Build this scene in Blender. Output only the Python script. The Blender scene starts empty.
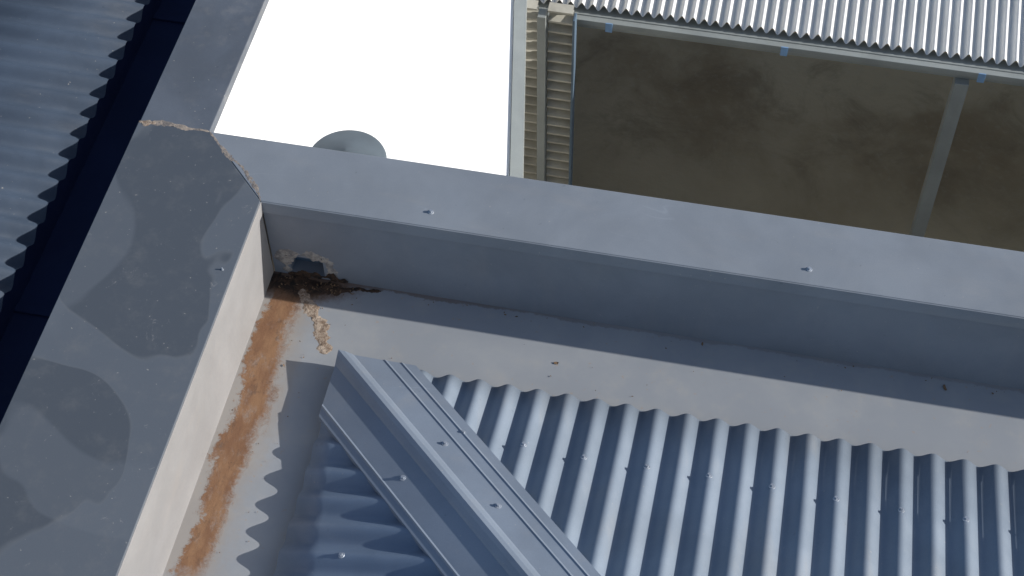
import bpy, bmesh, math, random
from mathutils import Vector, Matrix, noise
random.seed(4)
scene=bpy.context.scene
# ---------------------------------------------------------------- node helper
class NB:
    def __init__(s,name):
        s.m=bpy.data.materials.new(name); s.m.use_nodes=True
        s.t=s.m.node_tree; s.n=s.t.nodes; s.l=s.t.links
        s.b=s.n['Principled BSDF']
        g=s.n.new('ShaderNodeNewGeometry'); s.pos=g.outputs['Position']
        sx=s.n.new('ShaderNodeSeparateXYZ'); s.l.new(s.pos,sx.inputs[0])
        s.X,s.Y,s.Z=sx.outputs
    def _set(s,inp,v):
        if isinstance(v,bpy.types.NodeSocket): s.l.new(v,inp)
        else:
            if inp.type=='RGBA' and len(v)==3: v=(*v,1)
            inp.default_value=v
    def math(s,op,a,b=0.0,c=None,clamp=False):
        n=s.n.new('ShaderNodeMath'); n.operation=op; n.use_clamp=clamp
        s._set(n.inputs[0],a); s._set(n.inputs[1],b)
        if c is not None: s._set(n.inputs[2],c)
        return n.outputs[0]
    def noise(s,scale,detail=4,rough=.55,dist=0,stretch=(1,1,1),off=(0,0,0)):
        mp=s.n.new('ShaderNodeMapping'); mp.inputs['Scale'].default_value=stretch; mp.inputs['Location'].default_value=off
        s.l.new(s.pos,mp.inputs[0])
        n=s.n.new('ShaderNodeTexNoise'); n.inputs['Scale'].default_value=scale; n.inputs['Detail'].default_value=detail
        n.inputs['Roughness'].default_value=rough; n.inputs['Distortion'].default_value=dist
        s.l.new(mp.outputs[0],n.inputs['Vector']); return n.outputs['Fac']
    def ss(s,v,a,b,lo=0,hi=1):
        n=s.n.new('ShaderNodeMapRange'); n.interpolation_type='SMOOTHSTEP'
        s._set(n.inputs[0],v)
        for i,k in zip((1,2,3,4),(a,b,lo,hi)): n.inputs[i].default_value=k
        return n.outputs[0]
    def mix(s,f,a,b,mode='MIX'):
        n=s.n.new('ShaderNodeMix'); n.data_type='RGBA'; n.blend_type=mode
        s._set(n.inputs[0],f); s._set(n.inputs[6],a); s._set(n.inputs[7],b); return n.outputs[2]
    def bump(s,h,strength,dist=.002):
        n=s.n.new('ShaderNodeBump'); n.inputs['Strength'].default_value=strength; n.inputs['Distance'].default_value=dist
        s._set(n.inputs['Height'],h); s.l.new(n.outputs[0],s.b.inputs['Normal'])
    def fin(s,col,rough=.5,metal=0.,spec=.5):
        s._set(s.b.inputs['Base Color'],col); s._set(s.b.inputs['Roughness'],rough)
        s.b.inputs['Metallic'].default_value=metal; s.b.inputs['Specular IOR Level'].default_value=spec
        return s.m
def sc(c,k): return tuple(min(1,x*k) for x in c)
def painted(name,base,var=.14,rough=.42,speck=.6,streak=(1,1,1),dust=.25,dustcol=(.40,.37,.33),spec=.5,scr=0):
    s=NB(name)
    c=s.mix(s.ss(s.noise(3.2,5,.6,.4),.35,.68),sc(base,1-var),sc(base,1+var))
    c=s.mix(s.math('MULTIPLY',s.ss(s.noise(9,6,.65,0,streak),.5,.78),dust),c,dustcol)
    if speck>0:
        c=s.mix(s.math('MULTIPLY',s.ss(s.noise(95,2,.5),.72,.78),speck),c,(.5,.47,.42))
        c=s.mix(s.math('MULTIPLY',s.ss(s.noise(50,2,.5,0,(1,1,1),(7,3,1)),.72,.78),speck*.6),c,sc(base,.4))
    if scr:
        k=s.ss(s.math('ABSOLUTE',s.math('SUBTRACT',s.noise(5,2,.4,.5,(.3,1.6,1),(4,4,0)),.5)),0,.004,1,0)
        k=s.math('MULTIPLY',k,s.ss(s.noise(4,3,.5,0,(1,1,1),(9,0,0)),.56,.64))
        c=s.mix(s.math('MULTIPLY',k,scr),c,sc(base,1.5))
    c=s.mix(s.math('MULTIPLY',s.noise(320,2,.6),.3),c,sc(base,.35))
    r=s.ss(s.noise(14,4,.6),.3,.7,rough-.07,rough+.12)
    s.bump(s.noise(5,3,.5),.25,.006)
    return s.fin(c,r,0,spec)
M_capA=painted('cap_paint',(.245,.272,.312),.08,.5,.6,(.3,1,1),.2,scr=.3)
M_face=painted('face_paint',(.225,.25,.29),.08,.5,.3,(1,1,.2),.15)
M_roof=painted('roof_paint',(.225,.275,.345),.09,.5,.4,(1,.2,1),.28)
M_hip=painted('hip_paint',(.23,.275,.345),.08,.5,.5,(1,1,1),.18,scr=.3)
M_roofShade=painted('roof_paint_shaded',(.165,.225,.32),.09,.5,.35,(.2,1,1),.14)  # same roof paint, darker and bluer: left slope's shade put into the colour
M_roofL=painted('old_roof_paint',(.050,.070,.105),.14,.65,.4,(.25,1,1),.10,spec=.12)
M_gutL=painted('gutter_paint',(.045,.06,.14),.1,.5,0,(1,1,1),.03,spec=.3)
M_capB2=painted('cap_paint_old',(.12,.138,.17),.16,.5,1,(1,1,1),.35,scr=.5)
M_galv=painted('galvanised',(.32,.35,.35),.1,.4,.2,(1,1,1),.1)
M_wall=painted('rendered_wall',(.42,.41,.38),.08,.8,.1,(1,1,.2),.2)
M_faceB=painted('dusty_face_paint',(.30,.295,.30),.07,.6,.25,(1,.3,1),.35,(.38,.34,.31))
def capB():
    s=NB('cap_paint_stained')
    n=s.noise(1.9,3.2,.45,.7,(1,.7,1),(3.1,1.7,0))
    dark=(.086,.10,.122); light=(.122,.141,.17)
    m1=s.ss(n,.483,.497); c=s.mix(m1,dark,light)
    n2=s.noise(1.5,3,.45,.6,(1,1,1),(9.1,4.7,0))
    c=s.mix(s.math('MULTIPLY',s.ss(n2,.53,.55),.45),c,(.15,.17,.20))
    edge=s.math('SUBTRACT',1.,s.ss(s.math('ABSOLUTE',s.math('SUBTRACT',n,.49)),.0,.010))
    c=s.mix(s.math('MULTIPLY',edge,.2),c,(.2,.21,.22))
    c=s.mix(s.math('MULTIPLY',s.ss(s.noise(10,7,.75),.48,.8),.4),c,(.22,.22,.22))
    c=s.mix(s.math('MULTIPLY',s.ss(s.noise(80,2,.5),.71,.77),.6),c,(.5,.48,.45))
    c=s.mix(s.math('MULTIPLY',s.ss(s.noise(14,6,.8,2.0,(1,1,1),(2,8,0)),.62,.72),.55),c,(.42,.41,.40))
    c=s.mix(s.math('MULTIPLY',s.noise(320,2,.6),.3),c,sc(dark,.5))
    s.bump(s.noise(5,3,.5),.2,.006)
    return s.fin(c,s.mix(m1,(.5,)*3,(.58,)*3),0,.4)
M_capB=capB()
def gutter():
    s=NB('gutter_floor_rusty')
    base=s.mix(s.ss(s.noise(4,5,.6),.35,.7),(.29,.31,.34),(.34,.355,.375))
    base=s.mix(s.math('MULTIPLY',s.ss(s.noise(16,6,.7),.5,.75),.35),base,(.37,.35,.33))
    base=s.mix(s.math('MULTIPLY',s.ss(s.noise(75,2,.5),.68,.76),.6),base,(.36,.29,.23))
    fine=s.noise(42,9,.8,.3); mid=s.noise(7,5,.6,.2,(1,.5,1))
    nn=s.math('ADD',s.math('MULTIPLY',s.math('SUBTRACT',fine,.5),.10),s.math('MULTIPLY',s.math('SUBTRACT',mid,.5),.12))
    xr=s.math('ADD',s.X,nn)
    xw=s.math('ADD',xr,s.math('MULTIPLY',s.ss(s.Y,-.35,-.02,0,1),.012))
    wid=s.ss(xw,.080,.118,1,0)
    xa=s.math('ADD',xr,s.math('MULTIPLY',s.ss(s.Y,-1.15,-.35,1,0),-.026))
    innr=s.ss(xa,.000,.014)
    yy=s.math('ADD',s.Y,s.math('MULTIPLY',nn,1.5))
    ylim=s.ss(yy,-1.02,-.93)
    reg=s.math('MULTIPLY',s.math('MULTIPLY',wid,innr),ylim)
    rust=s.math('MULTIPLY',reg,s.ss(s.noise(20,7,.75,0,(1,.5,1),(5,5,5)),.30,.50,.5,1))
    rc=s.mix(s.ss(s.noise(16,7,.7,0,(1.5,.5,1)),.38,.64),(.19,.085,.036),(.27,.14,.065))
    rc=s.mix(s.math('MULTIPLY',s.ss(s.noise(38,6,.75,0,(1,.6,1),(1,9,2)),.52,.68),.75),rc,(.11,.052,.027))
    halo=s.math('MULTIPLY',s.math('MULTIPLY',s.ss(xr,.10,.18,1,0),ylim),.45)
    c=s.mix(halo,base,(.33,.26,.19))
    c=s.mix(s.math('MULTIPLY',rust,.93),c,rc)
    dx=s.math('MULTIPLY',s.math('SUBTRACT',s.X,.085),.55); dy=s.math('MULTIPLY',s.math('ADD',s.Y,.01),1.3)
    d=s.math('SQRT',s.math('ADD',s.math('MULTIPLY',dx,dx),s.math('MULTIPLY',dy,dy)))
    d=s.math('ADD',d,s.math('MULTIPLY',nn,.8))
    c=s.mix(s.ss(d,.055,.115,.95,0),c,(.12,.065,.036))
    c=s.mix(s.ss(d,.04,.078,.95,0),c,(.018,.012,.010))
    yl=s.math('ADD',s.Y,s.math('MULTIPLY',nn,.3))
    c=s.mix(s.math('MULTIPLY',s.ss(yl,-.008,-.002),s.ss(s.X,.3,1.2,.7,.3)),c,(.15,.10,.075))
    s.bump(s.math('ADD',s.noise(5,3,.5),s.math('MULTIPLY',rust,s.noise(60,5,.7))),.3,.006)
    return s.fin(c,s.ss(rust,0,1,.5,.85))
M_gut=gutter()
def seal(name,a,b,k=60):
    s=NB(name)
    c=s.mix(s.ss(s.noise(k,6,.75),.38,.62),a,b)
    s.bump(s.noise(120,4,.7),.8,.004)
    return s.fin(c,.9)
M_seal=seal('old_sealant',(.20,.14,.10),(.44,.36,.29))
M_seal1=seal('thin_sealant',(.16,.145,.14),(.36,.30,.25),30)
M_seal2=seal('stained_sealant',(.20,.19,.19),(.42,.38,.34),40)
M_sealD=seal('dark_tar_sealant',(.010,.008,.007),(.07,.038,.022),45)
def plain(name,col,rough,metal=0,var=.1,sc_=8,spec=.5):
    s=NB(name); c=s.mix(s.ss(s.noise(sc_,5,.6),.3,.7),sc(col,1-var),sc(col,1+var)); s.bump(s.noise(sc_*4,3,.6),.1,.003)
    return s.fin(c,rough,metal,spec)
M_screw=plain('screw_zinc',(.42,.46,.52),.4,.5)
M_white=plain('white_roof_paint',(.88,.89,.9),.5,0,.01)
M_vent=plain('vent_painted_steel',(.105,.13,.155),.7,0,.15,5,.12)
M_dark=plain('recess_paint',(.10,.15,.21),.5)
M_blue=plain('blue_bracket',(.22,.38,.62),.5)
M_fence=plain('fence_steel',(.46,.45,.40),.6,0,.2,6)
M_rib=plain('carport_sheet_zincalume',(.80,.80,.78),.5,0,.05,4)
M_leaf=plain('dry_leaf',(.17,.105,.06),.8,0,.3,30)
def ground():
    s=NB('dusty_concrete')
    c=s.mix(s.ss(s.noise(.9,5,.55,.3),.38,.62),(.34,.25,.145),(.56,.45,.29))
    c=s.mix(s.math('MULTIPLY',s.ss(s.noise(2.2,8,.7,.6),.46,.68),.5),c,(.2,.145,.085))
    near=s.ss(s.math('ADD',s.Y,s.math('MULTIPLY',s.noise(1.3,4,.6),1.6)),4.3,5.6,1,0)
    c=s.mix(s.math('MULTIPLY',near,.65),c,(.64,.53,.35))
    c=s.mix(s.math('MULTIPLY',s.ss(s.noise(24,5,.7),.5,.75),.3),c,(.55,.48,.35))
    s.bump(s.noise(20,6,.7),.3,.01)
    return s.fin(c,.95)
M_ground=ground()
# ---------------------------------------------------------------- mesh helpers
def empty(name,loc=(0,0,0)):
    e=bpy.data.objects.new(name,None); e.location=loc; e.empty_display_size=.1; scene.collection.objects.link(e); return e
def mesh(name,vs,fs,mat,parent=None,smooth=False):
    me=bpy.data.meshes.new(name); me.from_pydata([tuple(v) for v in vs],[],fs); me.update()
    bm=bmesh.new(); bm.from_mesh(me); bmesh.ops.recalc_face_normals(bm,faces=bm.faces); bm.to_mesh(me); bm.free()
    me.materials.append(mat)
    if smooth:
        for p in me.polygons: p.use_smooth=True
    o=bpy.data.objects.new(name,me); scene.collection.objects.link(o)
    if parent: o.parent=parent
    return o
def prism(name,poly,z0,z1,mat,parent,bevel=0.0015):
    n=len(poly)
    vs=[(x,y,z0) for x,y in poly]+[(x,y,z1) for x,y in poly]
    fs=[list(range(n)),list(range(n,2*n))]+[[i,(i+1)%n,n+(i+1)%n,n+i] for i in range(n)]
    o=mesh(name,vs,fs,mat,parent)
    if bevel:
        b=o.modifiers.new('b','BEVEL'); b.width=bevel; b.segments=2
    return o
def box(name,x0,x1,y0,y1,z0,z1,mat,parent,bevel=0.0015):
    return prism(name,[(x0,y0),(x1,y0),(x1,y1),(x0,y1)],z0,z1,mat,parent,bevel)
def bead(name,pts,w,h,mat,parent,normal=(0,0,1),amp=1.,seed=0,step=.004,freq=38,w1=None):
    """lumpy irregular strip of sealant following pts (3-D), lying on a surface with given normal"""
    N=Vector(normal); vs=[];fs=[];P=[Vector(p) for p in pts];rows=[]
    for a,b in zip(P,P[1:]):
        L=(b-a).length;k=max(2,int(L/step))
        for i in range(k): rows.append((a.lerp(b,i/k),(b-a).normalized()))
    rows.append((P[-1],(P[-1]-P[-2]).normalized()))
    M=9; nR=len(rows)
    for i,(p,d) in enumerate(rows):
        s=d.cross(N).normalized(); ww=w if w1 is None else w+(w1-w)*i/nR
        e=min(1,(min(i,nR-1-i)+.5)/3)
        wl=ww*e*(.75+amp*1.1*noise.noise(p*freq+Vector((seed,0,0)))+amp*.5*noise.noise(p*freq*3+Vector((seed,0,3)))); wr=ww*e*(.75+amp*1.1*noise.noise(p*freq+Vector((seed,9,4)))+amp*.5*noise.noise(p*freq*3+Vector((seed,5,3))))
        wl=max(wl,.0008);wr=max(wr,.0008)
        for j in range(M):
            u=-1+2*j/(M-1)
            q=p+s*(u*(wl if u<0 else wr))
            hh=h*(1-u**4)*(.35+1.1*abs(noise.noise(q*130)))-.0006
            vs.append(q+N*hh)
    for i in range(nR-1):
        for j in range(M-1):
            a=i*M+j; fs.append([a,a+1,a+M+1,a+M])
    return mesh(name,vs,fs,mat,parent,True)
def screw(name,loc,parent,normal=(0,0,1),r=.0065,mat=None):
    bm=bmesh.new()
    bmesh.ops.create_cone(bm,cap_ends=True,segments=20,radius1=r*1.35,radius2=r*1.2,depth=.002,matrix=Matrix.Translation((0,0,.001)))
    bmesh.ops.create_cone(bm,cap_ends=True,segments=6,radius1=r*.75,radius2=r*.7,depth=.006,matrix=Matrix.Translation((0,0,.005)))
    q=Vector(normal).to_track_quat('Z','Y').to_matrix().to_4x4()
    bm.transform(Matrix.Translation(loc)@q@Matrix.Rotation(random.random(),4,'Z'))
    me=bpy.data.meshes.new(name);bm.to_mesh(me);bm.free();me.materials.append(mat or M_screw)
    o=bpy.data.objects.new(name,me);scene.collection.objects.link(o);o.parent=parent;return o
G=-4.2      # ground level, parapet top is z=0
H=-.325     # gutter floor
BX=-.428; CX=-.217; AY=.22; XE=4.2; YS=-3.2; YN=5.5
# ---------------------------------------------------------------- ground
mesh('ground',[(-300,-300,G),(300,-300,G),(300,300,G),(-300,300,G)],[[0,1,2,3]],M_ground)
# ---------------------------------------------------------------- parapet A
pa=empty('parapet_wall')
t=.034
prism('coping',[(CX+.0012,AY),(0.0012,0),(XE,0),(XE,AY)],-t,0,M_capA,pa,.002)
box('coping_lip',.0015,XE,-.003,.003,-.046,-.0025,M_capA,pa,.001)
hx0,hx1,hz0,hz1=.05,.15,-.312,-.238
y0=.006
vs=[];fs=[]
def rect(x0,x1,z0,z1,y=y0):
    k=len(vs); vs.extend([(x0,y,z0),(x1,y,z0),(x1,y,z1),(x0,y,z1)]); fs.append([k,k+1,k+2,k+3])
zt=-t+.002; zb=H-.06
rect(-.001,hx0,zb,zt);rect(hx1,XE,zb,zt);rect(hx0,hx1,hz1,zt);rect(hx0,hx1,zb,hz0)
k=len(vs)
vs+= [(hx0,y0,hz0),(hx1,y0,hz0),(hx1,y0,hz1),(hx0,y0,hz1),(hx0,y0+.05,hz0),(hx1,y0+.05,hz0),(hx1,y0+.05,hz1),(hx0,y0+.05,hz1)]
fs+= [[k,k+1,k+5,k+4],[k+1,k+2,k+6,k+5],[k+2,k+3,k+7,k+6],[k+3,k,k+4,k+7]]
mesh('wall_face',vs,fs,M_face,pa)
box('overflow_back',hx0-.01,hx1+.01,y0+.045,y0+.053,hz0-.01,hz1+.01,M_dark,pa,0)
box('wall_body',CX+.02,XE,.06,AY-.008,G,-t+.001,M_wall,pa,0)
bead('overflow_sealant',[(hx0-.012,y0,hz0-.004),(hx0-.016,y0,hz1+.006),(hx0-.004,y0,hz1+.014),(hx1+.004,y0,hz1+.012),(hx1+.016,y0,hz1-.01),(hx1+.03,y0,hz0-.004)],.023,.003,M_seal2,pa,(0,-1,0),1.0,3)
for x,y in [(.47,.05),(1.50,.05),(2.5,.05)]:
    screw('rivet',(x,y,0),pa,r=.006)
# ---------------------------------------------------------------- parapet B
pb=empty('parapet_wall.001')
prism('coping',[(BX,YS),(-.0,YS),(-.0,0),(CX,AY-.001),(BX,AY-.001)],-t,0,M_capB,pb,.002)
prism('coping_upper',[(BX+.003,AY+.001),(CX,AY+.001),(CX,YN),(BX+.003,YN)],-t,-.001,M_capB2,pb,.002)
box('coping_lip',-.003,.003,YS,-.002,-.046,-.0025,M_faceB,pb,.001)
mesh('wall_face',[(-.005,YS,zb),(-.005,y0,zb),(-.005,y0,zt),(-.005,YS,zt)],[[0,1,2,3]],M_faceB,pb)
box('wall_body',BX+.006,-.03,YS,AY-.03,G,-t+.001,M_gutL,pb,0)
box('wall_body_upper',BX+.006,CX-.006,AY-.029,YN,G,-t+.0005,M_gutL,pb,0)
bead('mitre_sealant',[(CX,AY,0),(-.15,.155,0),(-.085,.105,0),(-.03,.045,0),(0,0,0)],.008,.0014,M_seal1,pb,seed=1,amp=1.5,freq=18)
bead('joint_sealant',[(BX,AY,0),(-.33,AY+.004,0),(-.27,AY-.003,0),(CX,AY,0)],.009,.0014,M_seal1,pb,seed=2,amp=1.6,freq=18)
bead('corner_sealant',[(BX+.002,AY-.004,0),(BX+.05,AY+.002,0)],.014,.003,M_seal,pb,seed=6)
screw('rivet',(-.03,-.25,0),pb,r=.0028)
# ---------------------------------------------------------------- box gutter
bg=empty('box_gutter')
mesh('gutter_floor',[(-.006,YS,H),(.55,YS,H),(.55,-.55,H),(XE,-.55,H),(XE,.007,H),(-.006,.007,H)],[[0,1,2,3,4,5]],M_gut,bg)
bead('joint_sealant',[(.095,-.04,H),(.115,-.075,H),(.15,-.12,H),(.20,-.195,H),(.22,-.25,H)],.026,.0035,M_seal,bg,seed=8,w1=.036,amp=.6)
bead('tar_sealant',[(.0,-.016,H),(.06,-.026,H),(.13,-.03,H),(.2,-.018,H),(.32,-.006,H)],.038,.006,M_sealD,bg,seed=4,amp=1.2,w1=.004)
bead('tar_smear',[(.04,.003,H+.006),(.10,.003,H+.012),(.16,.003,H+.016),(.22,.003,H+.008)],.016,.004,M_sealD,bg,(0,-1,0),1.3,9)
vs=[];fs=[]
def flake(x,y,s_):
    k=len(vs); m=random.randint(5,7); a0=random.random()*6.28; el_=random.uniform(1.2,2.4)
    for i in range(m):
        a=a0+2*math.pi*i/m; rr=s_*random.uniform(.6,1.1)
        u_=rr*math.cos(a)*el_; v_=rr*math.sin(a)
        vs.append((x+u_*math.cos(a0)-v_*math.sin(a0),y+u_*math.sin(a0)+v_*math.cos(a0),H+.0015+random.random()*.003))
    fs.append(list(range(k,k+m)))
for x,y,s_ in [(.86,-.155,.005),(1.92,-.03,.006),(2.05,-.025,.004),(.72,-.02,.003),(1.25,-.012,.004)]: flake(x,y,s_)
for i in range(70): flake(random.uniform(.01,.26),-.008-abs(random.gauss(0,.022)),random.uniform(.0015,.003))
for i in range(60): flake(random.uniform(.2,3.0),random.choice([-.005-abs(random.gauss(0,.012)),random.uniform(-.24,-.01)]),random.uniform(.0008,.0022))
for i in range(35): flake(random.uniform(.01,.2),random.uniform(-1.2,-.05),random.uniform(.0008,.0022))
mesh('leaf_litter',vs,fs,M_leaf,bg)
# ---------------------------------------------------------------- main roof
mr=empty('corrugated_metal_roof')
P=.0815; A=.0122; Z0=-.285; p=.26; E=.283
def slope(name,right):
    vs=[];fs=[];n=int((XMAX-E)/P*14)
    R=6
    for i in range(n+1):
        a=E+(XMAX-E)*i/n
        for j in range(R+1):
            b=E+(min(a,3.0)-E)*j/R
            if j==0: b+=.0035*noise.noise(Vector((a/P*.5,3.3 if right else 8.1,0)))
            z=Z0+p*(b-E)+(A if right else .0105)*math.sin(2*math.pi*(a+(PH if right else PL))/P)
            vs.append((a,-b,z) if right else (b,-a,z))
    for i in range(n):
        for j in range(R):
            k=i*(R+1)+j; fs.append([k,k+1,k+R+2,k+R+1])
    o=mesh(name,vs,fs,M_roof if right else M_roofShade,mr,True)
    m=o.modifiers.new('s','SOLIDIFY'); m.thickness=.0012; m.offset=0
    return o
XMAX=3.6; PH=0.0; PL=0.02
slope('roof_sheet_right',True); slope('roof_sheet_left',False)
prof=[(-.150,-.004),(-.149,.014),(-.130,.0145),(-.126,.018),(-.121,.0145),(-.030,.016),(-.024,.021),(-.012,.028),(0,.030),(.012,.028),(.024,.021),(.030,.016),(.088,.0145),(.092,.0175),(.097,.0145),(.121,.0145),(.126,.0175),(.131,.014),(.154,.014),(.155,-.004)]
vs=[];fs=[];K=30;r2=math.sqrt(2)
for i in range(K+1):
    for u,hh in prof:
        s0=abs(u)/r2; s_=s0+(2.9-s0)*i/K; b=E-.012
        x=b+s_+u/r2; y=-b-s_+u/r2
        z=Z0+p*(b+s_-E)-p*abs(u)/r2+hh
        vs.append((x,y,z))
n=len(prof)
for i in range(K):
    for j in range(n-1):
        k=i*n+j; fs.append([k,k+1,k+n+1,k+n])
o=mesh('hip_capping',vs,fs,M_hip,mr)
m=o.modifiers.new('s','SOLIDIFY'); m.thickness=.0012; m.offset=1
nr=Vector((0,p,1)).normalized()
crest0=P/4-PH
k0=math.ceil((.5-crest0)/P)
for row in (.50,1.25,2.0):
    for k in range(k0,44,2):
        x=crest0+k*P+random.uniform(-.002,.002)
        if x<row+.12: continue
        rr=row+random.uniform(-.008,.008)
        screw('roof_screw',(x,-rr,Z0+p*(rr-E)+A),mr,nr)
for row in (.45,1.2):
    for k in range(5,40,3):
        y=P/4-PL+k*P
        if y<row+.3: continue
        screw('roof_screw',(row,-y,Z0+p*(row-E)+.0105),mr,Vector((-p,0,1)).normalized())
for s_,u in [(.32,.065),(.50,.065),(.34,-.08),(.70,-.08),(.95,.065),(1.1,-.08)]:
    b=E-.012; screw('capping_screw',(b+s_+u/r2,-b-s_+u/r2,Z0+p*(b+s_-E)-p*abs(u)/r2+.0155),mr,(.1 if u>0 else -.1,.1 if u>0 else -.1,1))
# ---------------------------------------------------------------- neighbouring roof left
nl=empty('corrugated_metal_roof.001')
ZL=-.095; EL=-.615
vs=[];fs=[];n=int(9/P*12)
for i in range(n+1):
    y=-3.2+9*i/n
    for j,x in enumerate((EL,-1.2,-4.2)):
        vs.append((x,y,ZL+(EL-x)*.03+A*math.sin(2*math.pi*y/P)))
for i in range(n):
    for j in range(2):
        k=i*3+j; fs.append([k,k+1,k+4,k+3])
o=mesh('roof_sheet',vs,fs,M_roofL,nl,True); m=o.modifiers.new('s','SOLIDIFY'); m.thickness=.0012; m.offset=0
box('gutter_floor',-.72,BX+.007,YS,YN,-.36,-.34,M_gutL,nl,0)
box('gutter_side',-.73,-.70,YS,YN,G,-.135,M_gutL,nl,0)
for y in (-.27,.95,2.2): box('gutter_joint',-.70,BX+.008,y,y+.03,-.34,-.332,M_gutL,nl,.001)
for y in (-.6,.06,.72,1.3): screw('roof_screw',(-.95,round(y/P)*P+P/4,ZL+.01+A),nl)
# ---------------------------------------------------------------- white roof beyond
wr=empty('white_metal_roof')
zw=lambda x:-.42-.52*(x+.215)
pl=[(-.2155,.20),(.63,.20),(.506,.895),(.37,1.64),(.09,3.2),(-.2155,3.2)]
vs=[(x,y,zw(x)) for x,y in pl]
b_=[(x,y,z-.02) for x,y,z in vs]
fs=[list(range(6)),list(range(6,12))]+[[i,(i+1)%6,6+(i+1)%6,6+i] for i in range(6)]
mesh('roof_panel',vs+b_,fs,M_white,wr)
box('upstand_flashing',CX-.005,CX-.001,AY-.005,3.2,-.5,-t-.0005,M_white,wr,0)
fl=[(.632,.2),(.508,.895),(.372,1.64),(.092,3.2)]
vs=[];fs=[]
for x,y in fl:
    z=zw(x)+.012; vs+=[(x,y,z),(x+.045,y,z-.005),(x+.045,y,z-.12),(x,y,z-.12)]
for i in range(3):
    for j in range(4):
        a=i*4+j; b=i*4+(j+1)%4; fs.append([a,b,b+4,a+4])
fs+=[[0,1,2,3],[12,13,14,15]]
mesh('barge_flashing',vs,fs,M_galv,wr)
box('wall_body',-.2,.05,AY,3.1,G,-.75,M_wall,wr,0)
# ---------------------------------------------------------------- roof vent
rv=empty('roof_vent')
def lathe(name,prof,c,mat,parent,seg=56,smooth=True):
    vs=[];fs=[]
    for r,z in prof:
        for i in range(seg):
            a=2*math.pi*i/seg; vs.append((c[0]+r*math.cos(a),c[1]+r*math.sin(a),c[2]+z))
    for j in range(len(prof)-1):
        for i in range(seg):
            a=j*seg+i;b=j*seg+(i+1)%seg; fs.append([a,b,b+seg,a+seg])
    return mesh(name,vs,fs,mat,parent,smooth)
vc=(.078,.50,-.365)
lathe('cowl',[(.118,-.016),(.122,-.014),(.124,-.006),(.122,.0),(.116,.004),(.004,.046),(.0005,.0465)],vc,M_vent,rv)
lathe('pipe',[(.06,-.36),(.06,.0)],vc,M_vent,rv)
# ---------------------------------------------------------------- carport
cp=empty('carport')
BY=2.45; BZ=-1.5
box('beam',.19,5.5,BY,BY+.06,BZ-.075,BZ,M_galv,cp,.002)
box('beam_flange',.19,5.5,BY-.03,BY-.001,BZ-.03,BZ-.004,M_galv,cp,.002)
PR=.048; vs=[];fs=[];n=int(5.3/PR*12)
for i in range(n+1):
    x=.2+5.3*i/n
    z=.017*math.sin(2*math.pi*x/PR)
    vs+=[(x,BY+.02,BZ+.03+z),(x,BY+4.5,BZ+.35+z)]
for i in range(n): fs.append([2*i,2*i+1,2*i+3,2*i+2])
mesh('roof_sheet',vs,fs,M_rib,cp,True)
for x in (2.12,4.6): box('post',x-.03,x+.03,BY-.035,BY+.035,G,BZ-.076,M_galv,cp,.002)
for x in (.62,1.37,2.19,3.0): box('bracket',x-.015,x+.015,BY-.036,BY-.031,BZ-.05,BZ+.0,M_blue,cp,.001)
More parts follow.
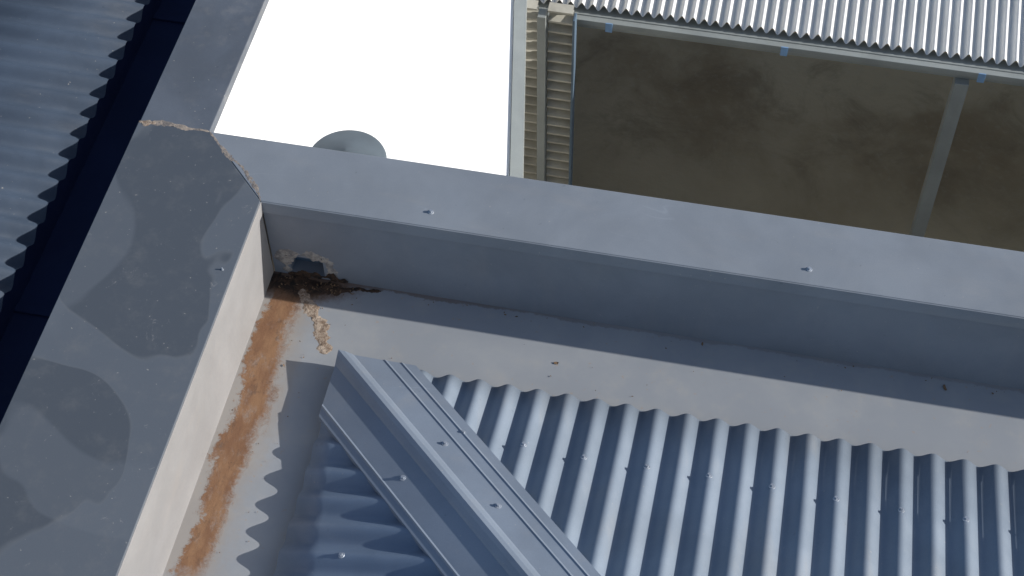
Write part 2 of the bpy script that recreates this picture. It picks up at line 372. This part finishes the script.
# ---------------------------------------------------------------- corrugated wall panels
fn=empty('corrugated_fence')
PF=.058
for k,(x0,x1) in enumerate([(.235,.325),(.372,.478)]):
    vs=[];fs=[];zt_=BZ+.09; z=G; top=[]
    while z<zt_:
        for dz,dy in ((0,0),(.020,0),(.026,-.040),(.040,-.044),(.048,0)):
            top.append((z+dz,BY-.09+dy))
        z+=PF
    for z,y in top: vs+=[(x0,y,z),(x1,y,z)]
    for i in range(len(top)-1): fs.append([2*i,2*i+1,2*i+3,2*i+2])
    mesh('panel_%d'%(k+1),vs,fs,M_fence,fn)
box('fence_post',.33,.367,BY-.155,BY-.10,G,BZ+.1,M_galv,fn,.002)
box('end_post',.479,.490,BY-.14,BY-.09,G,BZ+.09,M_dark,fn,.002)
# ---------------------------------------------------------------- unseen wall added to the east to shade the courtyard ground
bw=empty('shade_wall')
box('wall',5.5,5.7,.3,9,G,-1.0,M_wall,bw,.003)
box('shade_wall_capping',5.48,5.72,.28,9.02,-1.0,-.96,M_galv,bw,.003)
# ---------------------------------------------------------------- light
w=bpy.data.worlds.new('World'); scene.world=w; w.use_nodes=True
nt=w.node_tree; bgn=nt.nodes['Background']; sky=nt.nodes.new('ShaderNodeTexSky'); sky.sky_type='NISHITA'; sky.sun_disc=False
sd=Vector((2.3,.277,1.0)).normalized()
el=math.asin(sd.z); az=math.atan2(sd.x,sd.y)
sky.sun_elevation=el; sky.sun_rotation=az
nt.links.new(sky.outputs[0],bgn.inputs[0]); bgn.inputs[1].default_value=.13
ld=bpy.data.lights.new('sun','SUN'); ld.energy=5.0; ld.angle=math.radians(.5); ld.color=(1,.96,.89)
lo=bpy.data.objects.new('sun',ld); lo.rotation_euler=sd.to_track_quat('Z','Y').to_euler(); scene.collection.objects.link(lo)
# ---------------------------------------------------------------- camera
cd=bpy.data.cameras.new('camera'); cd.sensor_width=36; cd.lens=1670.1/1024*36; cd.clip_end=1000; cd.clip_start=.05
co=bpy.data.objects.new('camera',cd); scene.collection.objects.link(co); scene.camera=co
pt,yw,rl=.9225,.2149,-.0171
h=Vector((-math.sin(yw),math.cos(yw),0)); r=Vector((math.cos(yw),math.sin(yw),0)); zz=Vector((0,0,1))
F=h*math.cos(pt)-zz*math.sin(pt); U=h*math.sin(pt)+zz*math.cos(pt)
R_=r*math.cos(rl)+U*math.sin(rl); U_=-r*math.sin(rl)+U*math.cos(rl)
co.matrix_world=Matrix((( R_.x,U_.x,-F.x,1.3055),(R_.y,U_.y,-F.y,-2.7574),(R_.z,U_.z,-F.z,3.5072),(0,0,0,1)))
scene.view_settings.view_transform='Standard'; scene.view_settings.look='None'; scene.view_settings.exposure=0
